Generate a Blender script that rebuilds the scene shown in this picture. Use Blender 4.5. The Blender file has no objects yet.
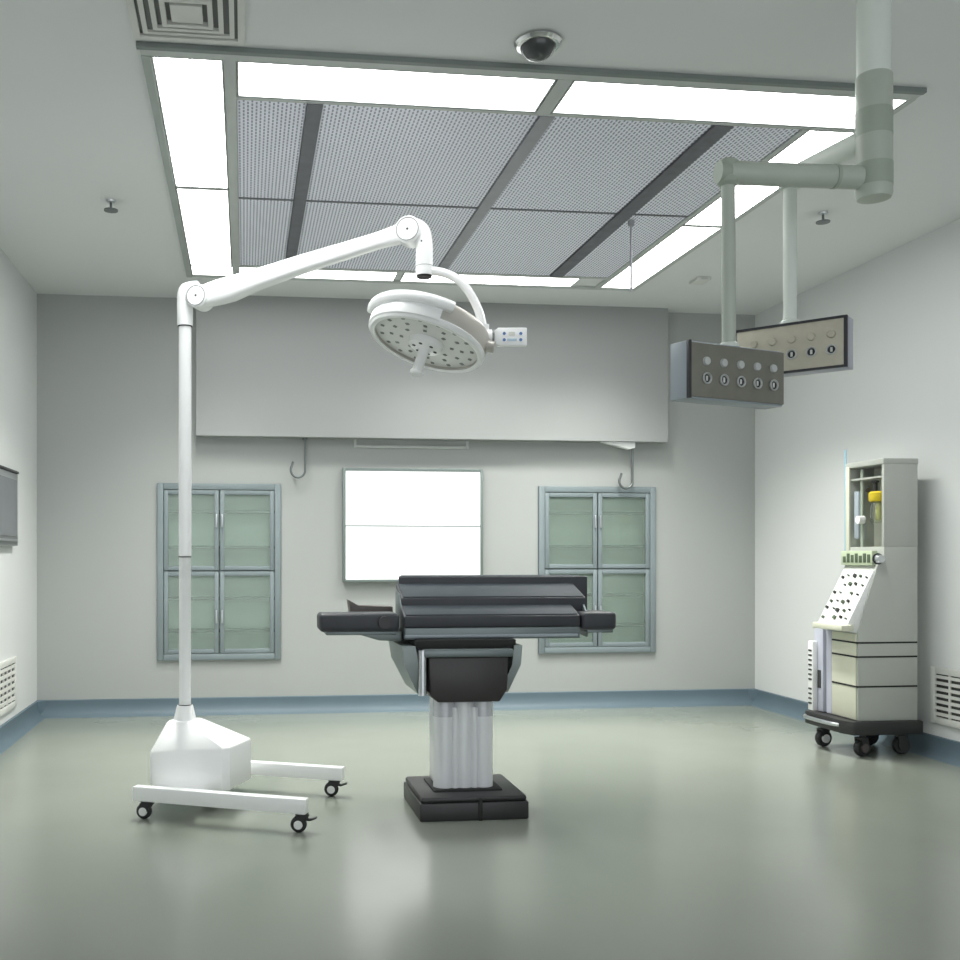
import bpy, bmesh, math, random
from mathutils import Vector, Matrix, Euler
R = math.radians
PI = math.pi
C = bpy.context.scene.collection
random.seed(4)

# ------------------------------------------------------------------ materials
def nodes(name):
    m = bpy.data.materials.new(name); m.use_nodes = True
    nt = m.node_tree
    return m, nt, nt.nodes['Principled BSDF'], nt.nodes['Material Output']

def mat(name, col, rough=0.5, metal=0.0, var=0.04, scale=6.0, bump=0.0, coat=0.0, spec=None):
    """principled paint with a little procedural mottling"""
    m, nt, b, out = nodes(name)
    tc = nt.nodes.new('ShaderNodeTexCoord')
    n = nt.nodes.new('ShaderNodeTexNoise'); n.inputs['Scale'].default_value = scale; n.inputs['Detail'].default_value = 4
    nt.links.new(tc.outputs['Object'], n.inputs['Vector'])
    r = nt.nodes.new('ShaderNodeValToRGB')
    r.color_ramp.elements[0].position = 0.3; r.color_ramp.elements[1].position = 0.7
    r.color_ramp.elements[0].color = (*[max(0, c*(1-var)) for c in col], 1)
    r.color_ramp.elements[1].color = (*[min(1, c*(1+var)) for c in col], 1)
    nt.links.new(n.outputs['Fac'], r.inputs['Fac'])
    nt.links.new(r.outputs['Color'], b.inputs['Base Color'])
    b.inputs['Roughness'].default_value = rough
    b.inputs['Metallic'].default_value = metal
    b.inputs['Coat Weight'].default_value = coat
    if spec is not None: b.inputs['Specular IOR Level'].default_value = spec
    if bump:
        bp = nt.nodes.new('ShaderNodeBump'); bp.inputs['Strength'].default_value = bump; bp.inputs['Distance'].default_value = 0.004
        n2 = nt.nodes.new('ShaderNodeTexNoise'); n2.inputs['Scale'].default_value = scale*12
        nt.links.new(tc.outputs['Object'], n2.inputs['Vector'])
        nt.links.new(n2.outputs['Fac'], bp.inputs['Height'])
        nt.links.new(bp.outputs['Normal'], b.inputs['Normal'])
    return m

def emit(name, col, s):
    m, nt, b, out = nodes(name)
    b.inputs['Base Color'].default_value = (0.8, 0.8, 0.8, 1)
    b.inputs['Emission Color'].default_value = (*col, 1)
    b.inputs['Emission Strength'].default_value = s
    b.inputs['Roughness'].default_value = 0.4
    return m

def glass_mat(name, tint, haze=(.8, .85, .8, .08)):
    m, nt, b, out = nodes(name)
    nt.nodes.remove(b)
    t = nt.nodes.new('ShaderNodeBsdfTransparent'); t.inputs['Color'].default_value = (*tint, 1)
    g = nt.nodes.new('ShaderNodeBsdfGlossy'); g.inputs['Roughness'].default_value = 0.03
    f = nt.nodes.new('ShaderNodeFresnel'); f.inputs['IOR'].default_value = 1.45
    mx = nt.nodes.new('ShaderNodeMixShader')
    nt.links.new(f.outputs[0], mx.inputs[0]); nt.links.new(t.outputs[0], mx.inputs[1]); nt.links.new(g.outputs[0], mx.inputs[2])
    dif = nt.nodes.new('ShaderNodeBsdfDiffuse'); dif.inputs['Color'].default_value = (*haze[:3], 1)
    m2 = nt.nodes.new('ShaderNodeMixShader'); m2.inputs[0].default_value = haze[3]
    nt.links.new(mx.outputs[0], m2.inputs[1]); nt.links.new(dif.outputs[0], m2.inputs[2])
    nt.links.new(m2.outputs[0], out.inputs['Surface'])
    return m

def perforated(name):
    """lavender-grey sheet with staggered dark slots"""
    m, nt, b, out = nodes(name)
    tc = nt.nodes.new('ShaderNodeTexCoord')
    mp = nt.nodes.new('ShaderNodeMapping'); mp.inputs['Scale'].default_value = (1, 1, 1)
    nt.links.new(tc.outputs['Object'], mp.inputs['Vector'])
    br = nt.nodes.new('ShaderNodeTexBrick')
    br.offset = 0.5; br.squash = 1.0
    br.inputs['Scale'].default_value = 1.0
    br.inputs['Mortar Size'].default_value = 0.0052
    br.inputs['Mortar Smooth'].default_value = 0.15
    br.inputs['Brick Width'].default_value = 0.030
    br.inputs['Row Height'].default_value = 0.0165
    br.inputs['Color1'].default_value = (0.21, 0.21, 0.29, 1)
    br.inputs['Color2'].default_value = (0.28, 0.28, 0.37, 1)
    br.inputs['Mortar'].default_value = (0.90, 0.90, 1.0, 1)
    rot = mp.inputs['Rotation']; rot.default_value = (0, 0, R(90))
    nt.links.new(mp.outputs['Vector'], br.inputs['Vector'])
    nt.links.new(br.outputs['Color'], b.inputs['Base Color'])
    b.inputs['Roughness'].default_value = 0.45
    return m

def floor_mat():
    m, nt, b, out = nodes('epoxy_floor')
    tc = nt.nodes.new('ShaderNodeTexCoord')
    n = nt.nodes.new('ShaderNodeTexNoise'); n.inputs['Scale'].default_value = 0.9; n.inputs['Detail'].default_value = 5
    nt.links.new(tc.outputs['Object'], n.inputs['Vector'])
    r = nt.nodes.new('ShaderNodeValToRGB')
    r.color_ramp.elements[0].position = 0.25; r.color_ramp.elements[1].position = 0.75
    r.color_ramp.elements[0].color = (*FLOOR_A, 1); r.color_ramp.elements[1].color = (*FLOOR_B, 1)
    nt.links.new(n.outputs['Fac'], r.inputs['Fac'])
    nt.links.new(r.outputs['Color'], b.inputs['Base Color'])
    n2 = nt.nodes.new('ShaderNodeTexNoise'); n2.inputs['Scale'].default_value = 2.5
    nt.links.new(tc.outputs['Object'], n2.inputs['Vector'])
    mr = nt.nodes.new('ShaderNodeMapRange'); mr.inputs['To Min'].default_value = 0.17; mr.inputs['To Max'].default_value = 0.25
    nt.links.new(n2.outputs['Fac'], mr.inputs['Value']); nt.links.new(mr.outputs['Result'], b.inputs['Roughness'])
    b.inputs['Specular IOR Level'].default_value = 1.0
    return m

FLOOR_A, FLOOR_B = (0.205, 0.225, 0.192), (0.242, 0.26, 0.224)
M = dict(
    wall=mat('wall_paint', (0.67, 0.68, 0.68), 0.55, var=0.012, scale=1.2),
    wall_shaded=mat('shaded_wall_paint', (0.375, 0.388, 0.380), 0.55, var=0.012, scale=1.2),  # same paint as the side walls, darkened to stand for shade
    ceil=mat('ceiling_paint', (0.74, 0.75, 0.755), 0.6, var=0.012, scale=1.0),
    patch_box=mat('patch_box_paint', (0.32, 0.328, 0.33), 0.6, var=0.015, scale=1.0),
    base=mat('blue_grey_vinyl', (0.095, 0.138, 0.168), 0.55, var=0.05, scale=3),
    floor=floor_mat(),
    white=mat('white_enamel', (0.94, 0.945, 0.95), 0.28, var=0.008, coat=0.3),
    white_plain=mat('white_plastic', (0.82, 0.82, 0.82), 0.4, var=0.01),
    shell=mat('warm_grey_shell', (0.52, 0.50, 0.46), 0.3, metal=0.3, var=0.02),
    plate=mat('lamp_plate', (0.82, 0.82, 0.80), 0.25, metal=0.15, var=0.01),
    led=mat('led_lens_grey', (0.22, 0.23, 0.23), 0.2, var=0.05),
    black=mat('black_rubber', (0.018, 0.019, 0.02), 0.5, var=0.1),
    blackgap=mat('black_gap', (0.012, 0.012, 0.012), 0.7),
    steel=mat('brushed_steel', (0.62, 0.64, 0.66), 0.3, metal=1.0, var=0.05, scale=20),
    chrome=mat('chrome', (0.8, 0.8, 0.8), 0.12, metal=1.0, var=0.01),
    column=mat('pale_column', (0.86, 0.87, 0.90), 0.3, metal=0.1, var=0.02),
    sleeve=mat('sleeve_grey', (0.66, 0.67, 0.71), 0.25, metal=0.2, var=0.03),
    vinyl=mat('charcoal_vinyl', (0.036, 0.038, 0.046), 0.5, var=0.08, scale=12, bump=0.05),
    vinyl_lit=mat('lit_charcoal_vinyl', (0.040, 0.051, 0.062), 0.62, var=0.06, scale=12, bump=0.05, spec=0.22),  # charcoal vinyl lightened and blued for ceiling light caught by the pad tops
    tablegrey=mat('table_grey_enamel', (0.17, 0.20, 0.205), 0.35, metal=0.4, var=0.05),
    flap=mat('flap_green_grey', (0.21, 0.245, 0.24), 0.35, metal=0.3, var=0.05),
    housing=mat('housing_charcoal', (0.034, 0.030, 0.031), 0.4, var=0.08),
    basecover=mat('base_cover_dark', (0.027, 0.026, 0.028), 0.42, var=0.08),
    pend=mat('sage_enamel', (0.44, 0.48, 0.42), 0.4, var=0.03),
    pend_dark=mat('sage_dark_enamel', (0.34, 0.385, 0.32), 0.45, var=0.04),
    pend_light=mat('pale_sage_enamel', (0.70, 0.74, 0.69), 0.4, var=0.03),
    outlet_a=mat('outlet_face_grey', (0.20, 0.195, 0.165), 0.4, metal=0.2, var=0.06, scale=25),
    outlet_b=mat('outlet_face_beige', (0.52, 0.49, 0.40), 0.4, metal=0.2, var=0.06, scale=25),
    bluegrey=mat('blue_grey_enamel', (0.34, 0.385, 0.43), 0.4, var=0.03),
    lavender=mat('lavender_enamel', (0.45, 0.46, 0.54), 0.4, var=0.03),
    darkedge=mat('dark_edge', (0.03, 0.03, 0.035), 0.5),
    cabframe=mat('cabinet_grey_blue', (0.205, 0.245, 0.26), 0.5, metal=0.1, var=0.04),
    cabin=mat('cabinet_inside_mint', (0.72, 0.84, 0.76), 0.4, var=0.05, scale=2),
    shelf=mat('shelf_green_grey', (0.12, 0.165, 0.155), 0.3, var=0.04),
    glass=glass_mat('cabinet_glass', (0.92, 0.97, 0.94), (.72, .86, .77, .16)),
    clear=glass_mat('clear_jar', (0.93, 0.95, 0.85)),
    frame=mat('viewer_frame', (0.20, 0.24, 0.23), 0.4, metal=0.3),
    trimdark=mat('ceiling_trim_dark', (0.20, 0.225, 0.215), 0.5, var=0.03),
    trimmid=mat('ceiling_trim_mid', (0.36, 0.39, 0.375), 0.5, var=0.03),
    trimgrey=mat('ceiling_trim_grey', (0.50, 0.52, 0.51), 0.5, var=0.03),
    strut=mat('strut_dark', (0.13, 0.13, 0.15), 0.5, var=0.15, scale=15),
    strutl=mat('strut_grey', (0.33, 0.33, 0.36), 0.5, var=0.08, scale=15),
    screen=perforated('perforated_screen'),
    mach=mat('machine_grey', (0.44, 0.455, 0.42), 0.42, var=0.02),
    cream=mat('machine_cream', (0.66, 0.66, 0.54), 0.42, var=0.02),
    machin=mat('machine_inside', (0.78, 0.79, 0.70), 0.45, var=0.02),
    machblack=mat('machine_base_black', (0.022, 0.022, 0.022), 0.45, var=0.1),
    yellow=mat('yellow_cap', (0.62, 0.47, 0.02), 0.35),
    yellowlt=mat('yellow_fluid', (0.62, 0.60, 0.20), 0.3),
    darkgreen=mat('green_black_dial', (0.08, 0.11, 0.07), 0.4),
    label=mat('label_pale_green', (0.50, 0.57, 0.40), 0.45),
    grille=mat('grille_white', (0.66, 0.66, 0.63), 0.45, var=0.02),
    ductgrey=mat('duct_grey', (0.13, 0.135, 0.13), 0.6),
    slot=mat('slot_dark', (0.03, 0.032, 0.03), 0.6),
    blue=mat('button_blue', (0.10, 0.20, 0.45), 0.4),
    paleblue=mat('display_pale_blue', (0.48, 0.62, 0.72), 0.4),
    hook=mat('hook_steel_dark', (0.17, 0.19, 0.19), 0.35, metal=0.6),
    greydev=mat('control_panel_grey', (0.20, 0.215, 0.22), 0.4, var=0.03),
    brown=mat('armrest_clamp_brown', (0.10, 0.085, 0.08), 0.5),
    skyrod=mat('pale_blue_rod', (0.36, 0.55, 0.66), 0.35),
    lamp=emit('panel_light', (0.97, 1.0, 0.975), 12.0),
    lamp_front=emit('front_panel_light', (0.985, 1.0, 0.99), 5.0),
    lamp_left=emit('left_panel_light', (0.97, 1.0, 0.975), 17.0),
    lamp_rear=emit('rear_panel_light', (0.98, 1.0, 0.96), 5.0),
    viewer=emit('viewer_light', (0.985, 0.99, 1.0), 0.62),
)

# ------------------------------------------------------------------ mesh tools
class MB:
    def __init__(s): s.bm = bmesh.new()
    def box(s, x0, x1, y0, y1, z0, z1, bev=0.0, seg=2, mtx=None):
        b = bmesh.new()
        bmesh.ops.create_cube(b, size=1)
        for v in b.verts:
            v.co = Vector((x0 + (v.co.x+.5)*(x1-x0), y0 + (v.co.y+.5)*(y1-y0), z0 + (v.co.z+.5)*(z1-z0)))
        if bev:
            bmesh.ops.bevel(b, geom=b.edges[:], offset=bev, segments=seg, profile=0.5, affect='EDGES')
        return s._merge(b, mtx)
    def prism(s, pts, axis, a0, a1, bev=0.0, mtx=None):
        """pts: 2-D outline; axis 'x': (y,z) outline, 'y': (x,z), 'z': (x,y)"""
        b = bmesh.new()
        def mk(p, a):
            return {'x': (a, p[0], p[1]), 'y': (p[0], a, p[1]), 'z': (p[0], p[1], a)}[axis]
        v0 = [b.verts.new(mk(p, a0)) for p in pts]; v1 = [b.verts.new(mk(p, a1)) for p in pts]
        n = len(pts)
        b.faces.new(v0); b.faces.new(v1[::-1])
        for i in range(n): b.faces.new((v0[i], v1[i], v1[(i+1) % n], v0[(i+1) % n]))
        bmesh.ops.recalc_face_normals(b, faces=b.faces[:])
        if bev: bmesh.ops.bevel(b, geom=b.edges[:], offset=bev, segments=2, profile=0.5, affect='EDGES')
        return s._merge(b, mtx)
    def cyl(s, p0, p1, r0, r1=None, seg=24, cap=True):
        r1 = r0 if r1 is None else r1
        p0, p1 = Vector(p0), Vector(p1); d = p1-p0
        b = bmesh.new()
        bmesh.ops.create_cone(b, cap_ends=cap, segments=seg, radius1=r0, radius2=r1, depth=d.length)
        q = d.to_track_quat('Z', 'Y').to_matrix().to_4x4()
        return s._merge(b, Matrix.Translation((p0+p1)/2) @ q)
    def lathe(s, prof, seg=40, mtx=None, a0=0.0, a1=2*PI):
        b = bmesh.new()
        full = abs(a1-a0-2*PI) < 1e-6
        n = seg if full else seg+1
        rings = []
        for r, z in prof:
            if r < 1e-6 and full: rings.append([b.verts.new((0, 0, z))]*n)
            else: rings.append([b.verts.new((r*math.cos(a0+(a1-a0)*i/seg), r*math.sin(a0+(a1-a0)*i/seg), z)) for i in range(n)])
        for i in range(len(rings)-1):
            A, B = rings[i], rings[i+1]
            for k in range(seg):
                j = (k+1) % n
                f = []
                for v in (A[k], A[j], B[j], B[k]):
                    if v not in f: f.append(v)
                if len(f) > 2:
                    try: b.faces.new(f)
                    except ValueError: pass
        if not full:
            b.faces.new([r[0] for r in rings]); b.faces.new([r[-1] for r in rings][::-1])
        bmesh.ops.recalc_face_normals(b, faces=b.faces[:])
        return s._merge(b, mtx)
    def tube(s, pts, r, seg=14, smooth=6):
        P = [Vector(p) for p in pts]
        if smooth and len(P) > 2:
            Q = []
            for i in range(len(P)-1):
                a = P[max(i-1, 0)]; p, q = P[i], P[i+1]; d = P[min(i+2, len(P)-1)]
                for k in range(smooth):
                    t = k/smooth
                    Q.append(0.5*((2*p)+(q-a)*t+(2*a-5*p+4*q-d)*t*t+(3*p-a-3*q+d)*t**3))
            Q.append(P[-1]); P = Q
        b = bmesh.new(); rings = []
        up = Vector((0, 0, 1))
        prev = None
        for i, p in enumerate(P):
            t = (P[min(i+1, len(P)-1)]-P[max(i-1, 0)]).normalized()
            if prev is None:
                x = t.cross(up) if abs(t.z) < 0.95 else t.cross(Vector((0, 1, 0)))
            else: x = prev - t*prev.dot(t)
            x.normalize(); y = t.cross(x); prev = x
            rr = r[i] if isinstance(r, list) else r
            rings.append([b.verts.new(p + x*rr*math.cos(2*PI*k/seg) + y*rr*math.sin(2*PI*k/seg)) for k in range(seg)])
        for A, B in zip(rings, rings[1:]):
            for k in range(seg): b.faces.new((A[k], A[(k+1) % seg], B[(k+1) % seg], B[k]))
        b.faces.new(rings[0][::-1]); b.faces.new(rings[-1])
        bmesh.ops.recalc_face_normals(b, faces=b.faces[:])
        return s._merge(b)
    def loft(s, rings):
        """rings: lists of 3-D points of equal count, capped"""
        b = bmesh.new()
        V = [[b.verts.new(p) for p in r] for r in rings]
        n = len(V[0])
        for A, B in zip(V, V[1:]):
            for k in range(n): b.faces.new((A[k], A[(k+1) % n], B[(k+1) % n], B[k]))
        b.faces.new(V[0][::-1]); b.faces.new(V[-1])
        bmesh.ops.recalc_face_normals(b, faces=b.faces[:])
        return s._merge(b)
    def _merge(s, b, mtx=None):
        if mtx is not None: b.transform(mtx)
        me = bpy.data.meshes.new('tmp'); b.to_mesh(me); b.free()
        s.bm.from_mesh(me); bpy.data.meshes.remove(me)
        return s
    def build(s, name, m, parent=None, loc=None, rot=None, smooth=True):
        me = bpy.data.meshes.new(name); s.bm.to_mesh(me); s.bm.free()
        o = bpy.data.objects.new(name, me); C.objects.link(o)
        me.materials.append(m)
        if smooth:
            for p in me.polygons: p.use_smooth = True
            me.set_sharp_from_angle(angle=R(38))
        if parent: o.parent = parent
        if loc: o.location = loc
        if rot: o.rotation_euler = rot
        return o

def tag(o, label, cat, group=None, kind=None):
    o['label'] = label; o['category'] = cat
    if group: o['group'] = group
    if kind: o['kind'] = kind
    return o
def thing(name, label, cat, loc=(0, 0, 0), rz=0.0, group=None):
    o = bpy.data.objects.new(name, None); C.objects.link(o)
    o.location = loc; o.rotation_euler = (0, 0, rz); o.empty_display_size = 0.1
    return tag(o, label, cat, group)
def struct(mb, name, m, label, cat):
    o = mb.build(name, m); o['kind'] = 'structure'; o['label'] = label; o['category'] = cat
    return o
def copy_tree(o, parent=None):
    kids = [c for c in bpy.data.objects if c.parent == o]
    c = o.copy(); C.objects.link(c)
    if parent: c.parent = parent
    for k in kids: copy_tree(k, c)
    return c

# ------------------------------------------------------------------ the room
XL, XR, YB, YF, H = -1.37, 3.665, 6.85, -1.8, 2.812
struct(MB().box(XL-.3, XR+.3, YF, YB+.5, -.1, 0), 'floor', M['floor'], 'glossy grey-green epoxy floor', 'floor')
struct(MB().box(XL-.3, XR+.3, YF, YB+.5, H, H+.12), 'ceiling', M['ceil'], 'flat grey-white ceiling', 'ceiling')
struct(MB().box(XL-.15, XL, YF, YB+.02, 0, H), 'wall_left', M['wall'], 'pale wall on the left', 'wall')
struct(MB().box(XR, XR+.15, YF, YB+.02, 0, H), 'wall_right', M['wall'], 'pale wall on the right', 'wall')
CABS = [(-0.585, 0.247, 0.366, 1.562), (2.053, 2.912, 0.384, 1.563)]
wb = MB()
xs = [XL-.15] + [v for c in CABS for v in c[:2]] + [XR+.15]
for a, b in ((xs[0], xs[1]), (xs[2], xs[3]), (xs[4], xs[5])): wb.box(a, b, YB, YB+.12, 0, H)
for a, b, z0, z1 in CABS:
    wb.box(a, b, YB, YB+.12, 0, z0); wb.box(a, b, YB, YB+.12, z1, H)
struct(wb, 'wall_back', M['wall_shaded'], 'pale back wall with two built-in cabinets', 'wall')
prof = [(0, 0), (0.065, 0), (0.045, 0.012), (0.024, 0.035), (0.014, 0.075), (0.012, 0.108), (0, 0.112)]
struct(MB().prism([(XL+p, z) for p, z in prof], 'y', YF, YB), 'baseboard_left', M['base'], 'blue-grey coved baseboard along the left wall', 'baseboard')
struct(MB().prism([(XR-p, z) for p, z in prof], 'y', YF, YB), 'baseboard_right', M['base'], 'blue-grey coved baseboard along the right wall', 'baseboard')
bb = MB().prism([(YB-p, z) for p, z in prof], 'x', XL, XR)
for cx, sx in ((XL, 1), (XR, -1)):           # rounded inside corners of the cove
    k = 0.11
    arc = [(cx+sx*k*(1-math.sin(t)), YB-k*(1-math.cos(t))) for t in [PI/2*i/8 for i in range(9)]]
    bb.prism([(cx, YB)] + arc[::-1] if sx > 0 else [(cx, YB)] + arc, 'z', 0, 0.109)
struct(bb, 'baseboard_back', M['base'], 'blue-grey coved baseboard along the back wall', 'baseboard')
BY = 6.73  # front of a made-up box standing in for a retouched patch
struct(MB().box(-0.32, 2.955, BY, YB, 1.872, H), 'wall_patch_box', M['patch_box'], 'wide plain grey box, made up in place of a retouched patch, high on the back wall', 'wall')

# ------------------------------------------------------------------ ceiling light frame
PX0, PX1, PY0, PY1 = -0.345, 2.525, 3.46, 6.27
ZB = 2.800
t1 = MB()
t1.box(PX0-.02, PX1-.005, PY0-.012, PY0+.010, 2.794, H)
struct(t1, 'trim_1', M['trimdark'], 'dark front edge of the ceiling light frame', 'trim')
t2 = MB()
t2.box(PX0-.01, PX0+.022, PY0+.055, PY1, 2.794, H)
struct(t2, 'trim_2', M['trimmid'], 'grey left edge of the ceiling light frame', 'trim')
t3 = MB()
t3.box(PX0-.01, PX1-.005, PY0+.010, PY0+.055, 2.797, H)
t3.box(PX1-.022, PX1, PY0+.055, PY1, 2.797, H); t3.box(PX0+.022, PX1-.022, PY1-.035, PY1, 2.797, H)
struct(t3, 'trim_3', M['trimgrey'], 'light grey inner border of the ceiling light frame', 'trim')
t4 = MB()
t4.box(-0.072, -0.03, PY0+.055, PY1-.035, 2.797, H)
t4.box(2.247, 2.272, 3.81, PY1-.035, 2.797, H)
t4.box(-0.03, 2.525, 3.795, 3.815, 2.797, H)
t4.box(-0.03, 2.247, 6.00, 6.022, 2.797, H)
struct(t4, 'trim_4', M['trimgrey'], 'grey bars between the lights and the perforated screens', 'trim')

def light(x0, x1, y0, y1, label):
    cx, cy = (x0+x1)/2, (y0+y1)/2; hx, hy = (x1-x0)/2, (y1-y0)/2
    t = thing('ceiling_light', label, 'ceiling light', (cx, cy, ZB), 0, 'light panels in the ceiling frame')
    MB().box(-hx+.006, hx-.006, -hy+.006, hy-.006, 0, .0115).build('diffuser', M['lamp_left' if x1 < 0 and y1 < 5 else 'lamp_front' if y1 < 3.81 else 'lamp' if y1 < 5 else 'lamp_rear'], t)
    f = MB()
    f.box(-hx, -hx+.006, -hy, hy, -.002, .0118); f.box(hx-.006, hx, -hy, hy, -.002, .0118)
    f.box(-hx+.006, hx-.006, -hy, -hy+.006, -.002, .0118); f.box(-hx+.006, hx-.006, hy-.006, hy, -.002, .0118)
    f.build('light_frame', M['trimgrey'], t)
light(-0.32, -0.075, 3.52, 4.745, 'white light panel on the left edge of the ceiling frame, nearer one')
light(-0.32, -0.075, 4.77, 6.02, 'white light panel on the left edge of the ceiling frame, farther one')
light(-0.026, 1.125, 3.52, 3.79, 'long white light panel along the front of the ceiling frame, left half')
light(1.19, 2.50, 3.52, 3.79, 'long white light panel along the front of the ceiling frame, right half')
light(2.276, 2.50, 3.82, 4.985, 'white light panel on the right edge of the ceiling frame, behind the pendant arms')
light(2.276, 2.50, 5.01, 6.22, 'white light panel on the right edge of the ceiling frame, farthest from the pendant')
light(-0.32, 0.93, 6.03, 6.225, 'thin-looking white light panel at the rear of the ceiling frame, above the lamp arm')
light(0.97, 2.08, 6.03, 6.225, 'thin-looking white light panel at the rear of the ceiling frame, right of the lamp head')
struct(MB().box(1.13, 1.185, 3.515, 3.795, 2.796, H), 'trim_5', M['trimgrey'], 'grey divider between the two front light panels', 'trim')

cols = [(-0.028, 0.235, 'leftmost narrow'), (0.30, 1.150, 'left wide'), (1.215, 1.870, 'right wide'), (1.955, 2.245, 'rightmost narrow')]
rows = [(3.818, 4.865, 'nearer'), (4.885, 5.998, 'farther')]
for x0, x1, cn in cols:
    for y0, y1, rn in rows:
        o = MB().box(0, x1-x0, 0, y1-y0, 0, .009).build('air_screen', M['screen'], loc=(x0, y0, 2.803))
        tag(o, '%s perforated lavender-grey air screen in the ceiling frame, %s row' % (cn, rn), 'air diffuser', 'perforated ceiling air screens')
for i, (x, w, m) in enumerate(((0.268, .060, 'strut'), (1.183, .058, 'strutl'), (1.913, .078, 'strut'))):
    struct(MB().box(x-w/2, x+w/2, 3.816, 5.999, 2.794, H), 'trim_%d' % (6+i), M[m],
           ('dark left strut between perforated ceiling screens', 'pale middle strut between perforated ceiling screens', 'dark right strut between perforated ceiling screens')[i], 'trim')
sm = MB()
for x0, x1, _ in cols: sm.box(x0, x1, 4.867, 4.883, 2.800, H)
struct(sm, 'trim_9', M['strut'], 'thin dark cross seam of the perforated ceiling screens', 'trim')

# square louvred vent
t = thing('ceiling_vent', 'square white louvred air vent in the ceiling, upper left', 'vent', (-0.183, 3.225, H))
hw = .185
f = MB()
for k, (a, z) in enumerate(((.185, .014), (.150, .012), (.115, .016), (.082, .02))):
    w = .024 if k == 0 else .016
    f.box(-a, a, -a, -a+w, -z, -.001); f.box(-a, a, a-w, a, -z, -.001)
    f.box(-a, -a+w, -a+w, a-w, -z, -.001); f.box(a-w, a, -a+w, a-w, -z, -.001)
f.box(-.05, .05, -.05, .05, -.02, -.001)
f.build('louvre_frame', M['grille'], t)
MB().box(-hw+.01, hw-.01, -hw+.01, hw-.01, -.004, -.0005).build('duct_opening', M['ductgrey'], t)

# ceiling dome camera
t = thing('dome_camera', 'dark dome camera with a chrome ring on the ceiling', 'camera', (0.987, 3.293, H))
MB().lathe([(0, 0), (.078, 0), (.08, -.008), (.072, -.018), (.060, -.02), (0, -.02)]).build('mount_ring', M['chrome'], t)
MB().lathe([(.061, -.016), (.060, -.022), (.052, -.038), (.038, -.052), (.018, -.060), (0, -.061)]).build('dome', mat('smoked_dome', (.05, .055, .055), .12, var=.05), t)
# sprinklers
def sprinkler(x, y, label):
    t = thing('fire_sprinkler', label, 'sprinkler', (x, y, H), 0, 'ceiling sprinklers')
    MB().lathe([(0, 0), (.022, 0), (.020, -.008), (.008, -.010), (0, -.010)], 24).build('escutcheon', M['steel'], t)
    MB().cyl((0, 0, -.008), (0, 0, -.045), .006).build('stem', M['hook'], t)
    MB().lathe([(0, -.044), (.034, -.045), (.034, -.051), (0, -.052)], 20).build('deflector', M['hook'], t)
sprinkler(-0.65, 5.011, 'small grey sprinkler head on the ceiling left of the light frame')
sprinkler(2.915, 4.766, 'small grey sprinkler head on the ceiling behind the pendant')
t = thing('ceiling_sensor', 'small flat white sensor box on the ceiling right of the light frame', 'sensor', (2.846, 6.0, H))
MB().box(-.045, .045, -.06, .06, -.022, 0, .005).build('sensor_body', M['grille'], t)
MB().box(-.02, .02, -.063, -.058, -.016, -.006).build('sensor_slot', M['trimgrey'], t)
# short rod below the ceiling
t = thing('hanging_rod', 'thin grey rod hanging from the ceiling over the right light strip', 'rod', (1.985, 4.972, H))
MB().lathe([(0, 0), (.018, 0), (.016, -.035), (.006, -.04), (0, -.04)], 16).build('ceiling_socket', M['strutl'], t)
MB().cyl((0, 0, -.03), (0, 0, -.375), .006).build('rod', M['strutl'], t)

# ------------------------------------------------------------------ wall things
def cabinet(x0, x1, z0, z1, label):
    t = thing('wall_cabinet', label, 'cabinet', ((x0+x1)/2, YB, z0), 0, 'glass-door cabinets in the back wall')
    w, h = (x1-x0)/2 - .001, z1-z0-.002
    D = .20
    b = MB()
    b.box(-w, w, D-.015, D, 0, h); b.box(-w, -w+.015, .02, D-.015, 0, h); b.box(w-.015, w, .02, D-.015, 0, h)
    b.box(-w+.015, w-.015, .02, D-.015, 0, .015); b.box(-w+.015, w-.015, .02, D-.015, h-.015, h)
    b.build('carcass', M['cabin'], t)
    f = MB()
    e = .042
    f.box(-w, -w+e, -.022, .02, 0, h, .004); f.box(w-e, w, -.022, .02, 0, h, .004)
    f.box(-w+e, w-e, -.022, .02, 0, e, .004); f.box(-w+e, w-e, -.022, .02, h-e, h, .004)
    f.build('frame', M['cabframe'], t)
    zm = h*.505
    MB().box(-w+.016, w-.016, .03, D-.016, zm-.012, zm+.012).build('divider', M['shelf'], t)
    for zs in (.16, .345, .64, .845):
        MB().box(-w+.016, w-.016, .05, D-.016, h*zs-.010, h*zs+.010).build('shelf', M['shelf'], t)
    for sx in (-1, 1):
        for lo in (0, 1):
            xa, xb = (-w+e+.003, -.004) if sx < 0 else (.004, w-e-.003)
            za, zb = (e+.003, zm-.004) if lo == 0 else (zm+.004, h-e-.003)
            s = .030
            d = MB()
            d.box(xa, xa+s, -.018, .012, za, zb, .003); d.box(xb-s, xb, -.018, .012, za, zb, .003)
            d.box(xa+s, xb-s, -.018, .012, za, za+s, .003); d.box(xa+s, xb-s, -.018, .012, zb-s, zb, .003)
            dd = d.build('door', M['cabframe'], t)
            MB().box(xa+s-.004, xb-s+.004, -.005, 0, za+s-.004, zb-s+.004).build('pane', M['glass'], dd)
            hx = xb-s/2 if sx < 0 else xa+s/2
            hz = za+.62*(zb-za) if lo else za+.45*(zb-za)
            MB().box(hx-.006, hx+.006, -.032, -.017, hz-.045, hz+.045, .003).build('handle', M['steel'], dd)
cabinet(*CABS[0], 'glass-door cabinet built into the back wall behind the white lamp pole')
cabinet(*CABS[1], 'glass-door cabinet built into the back wall right of the operating table')

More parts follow.
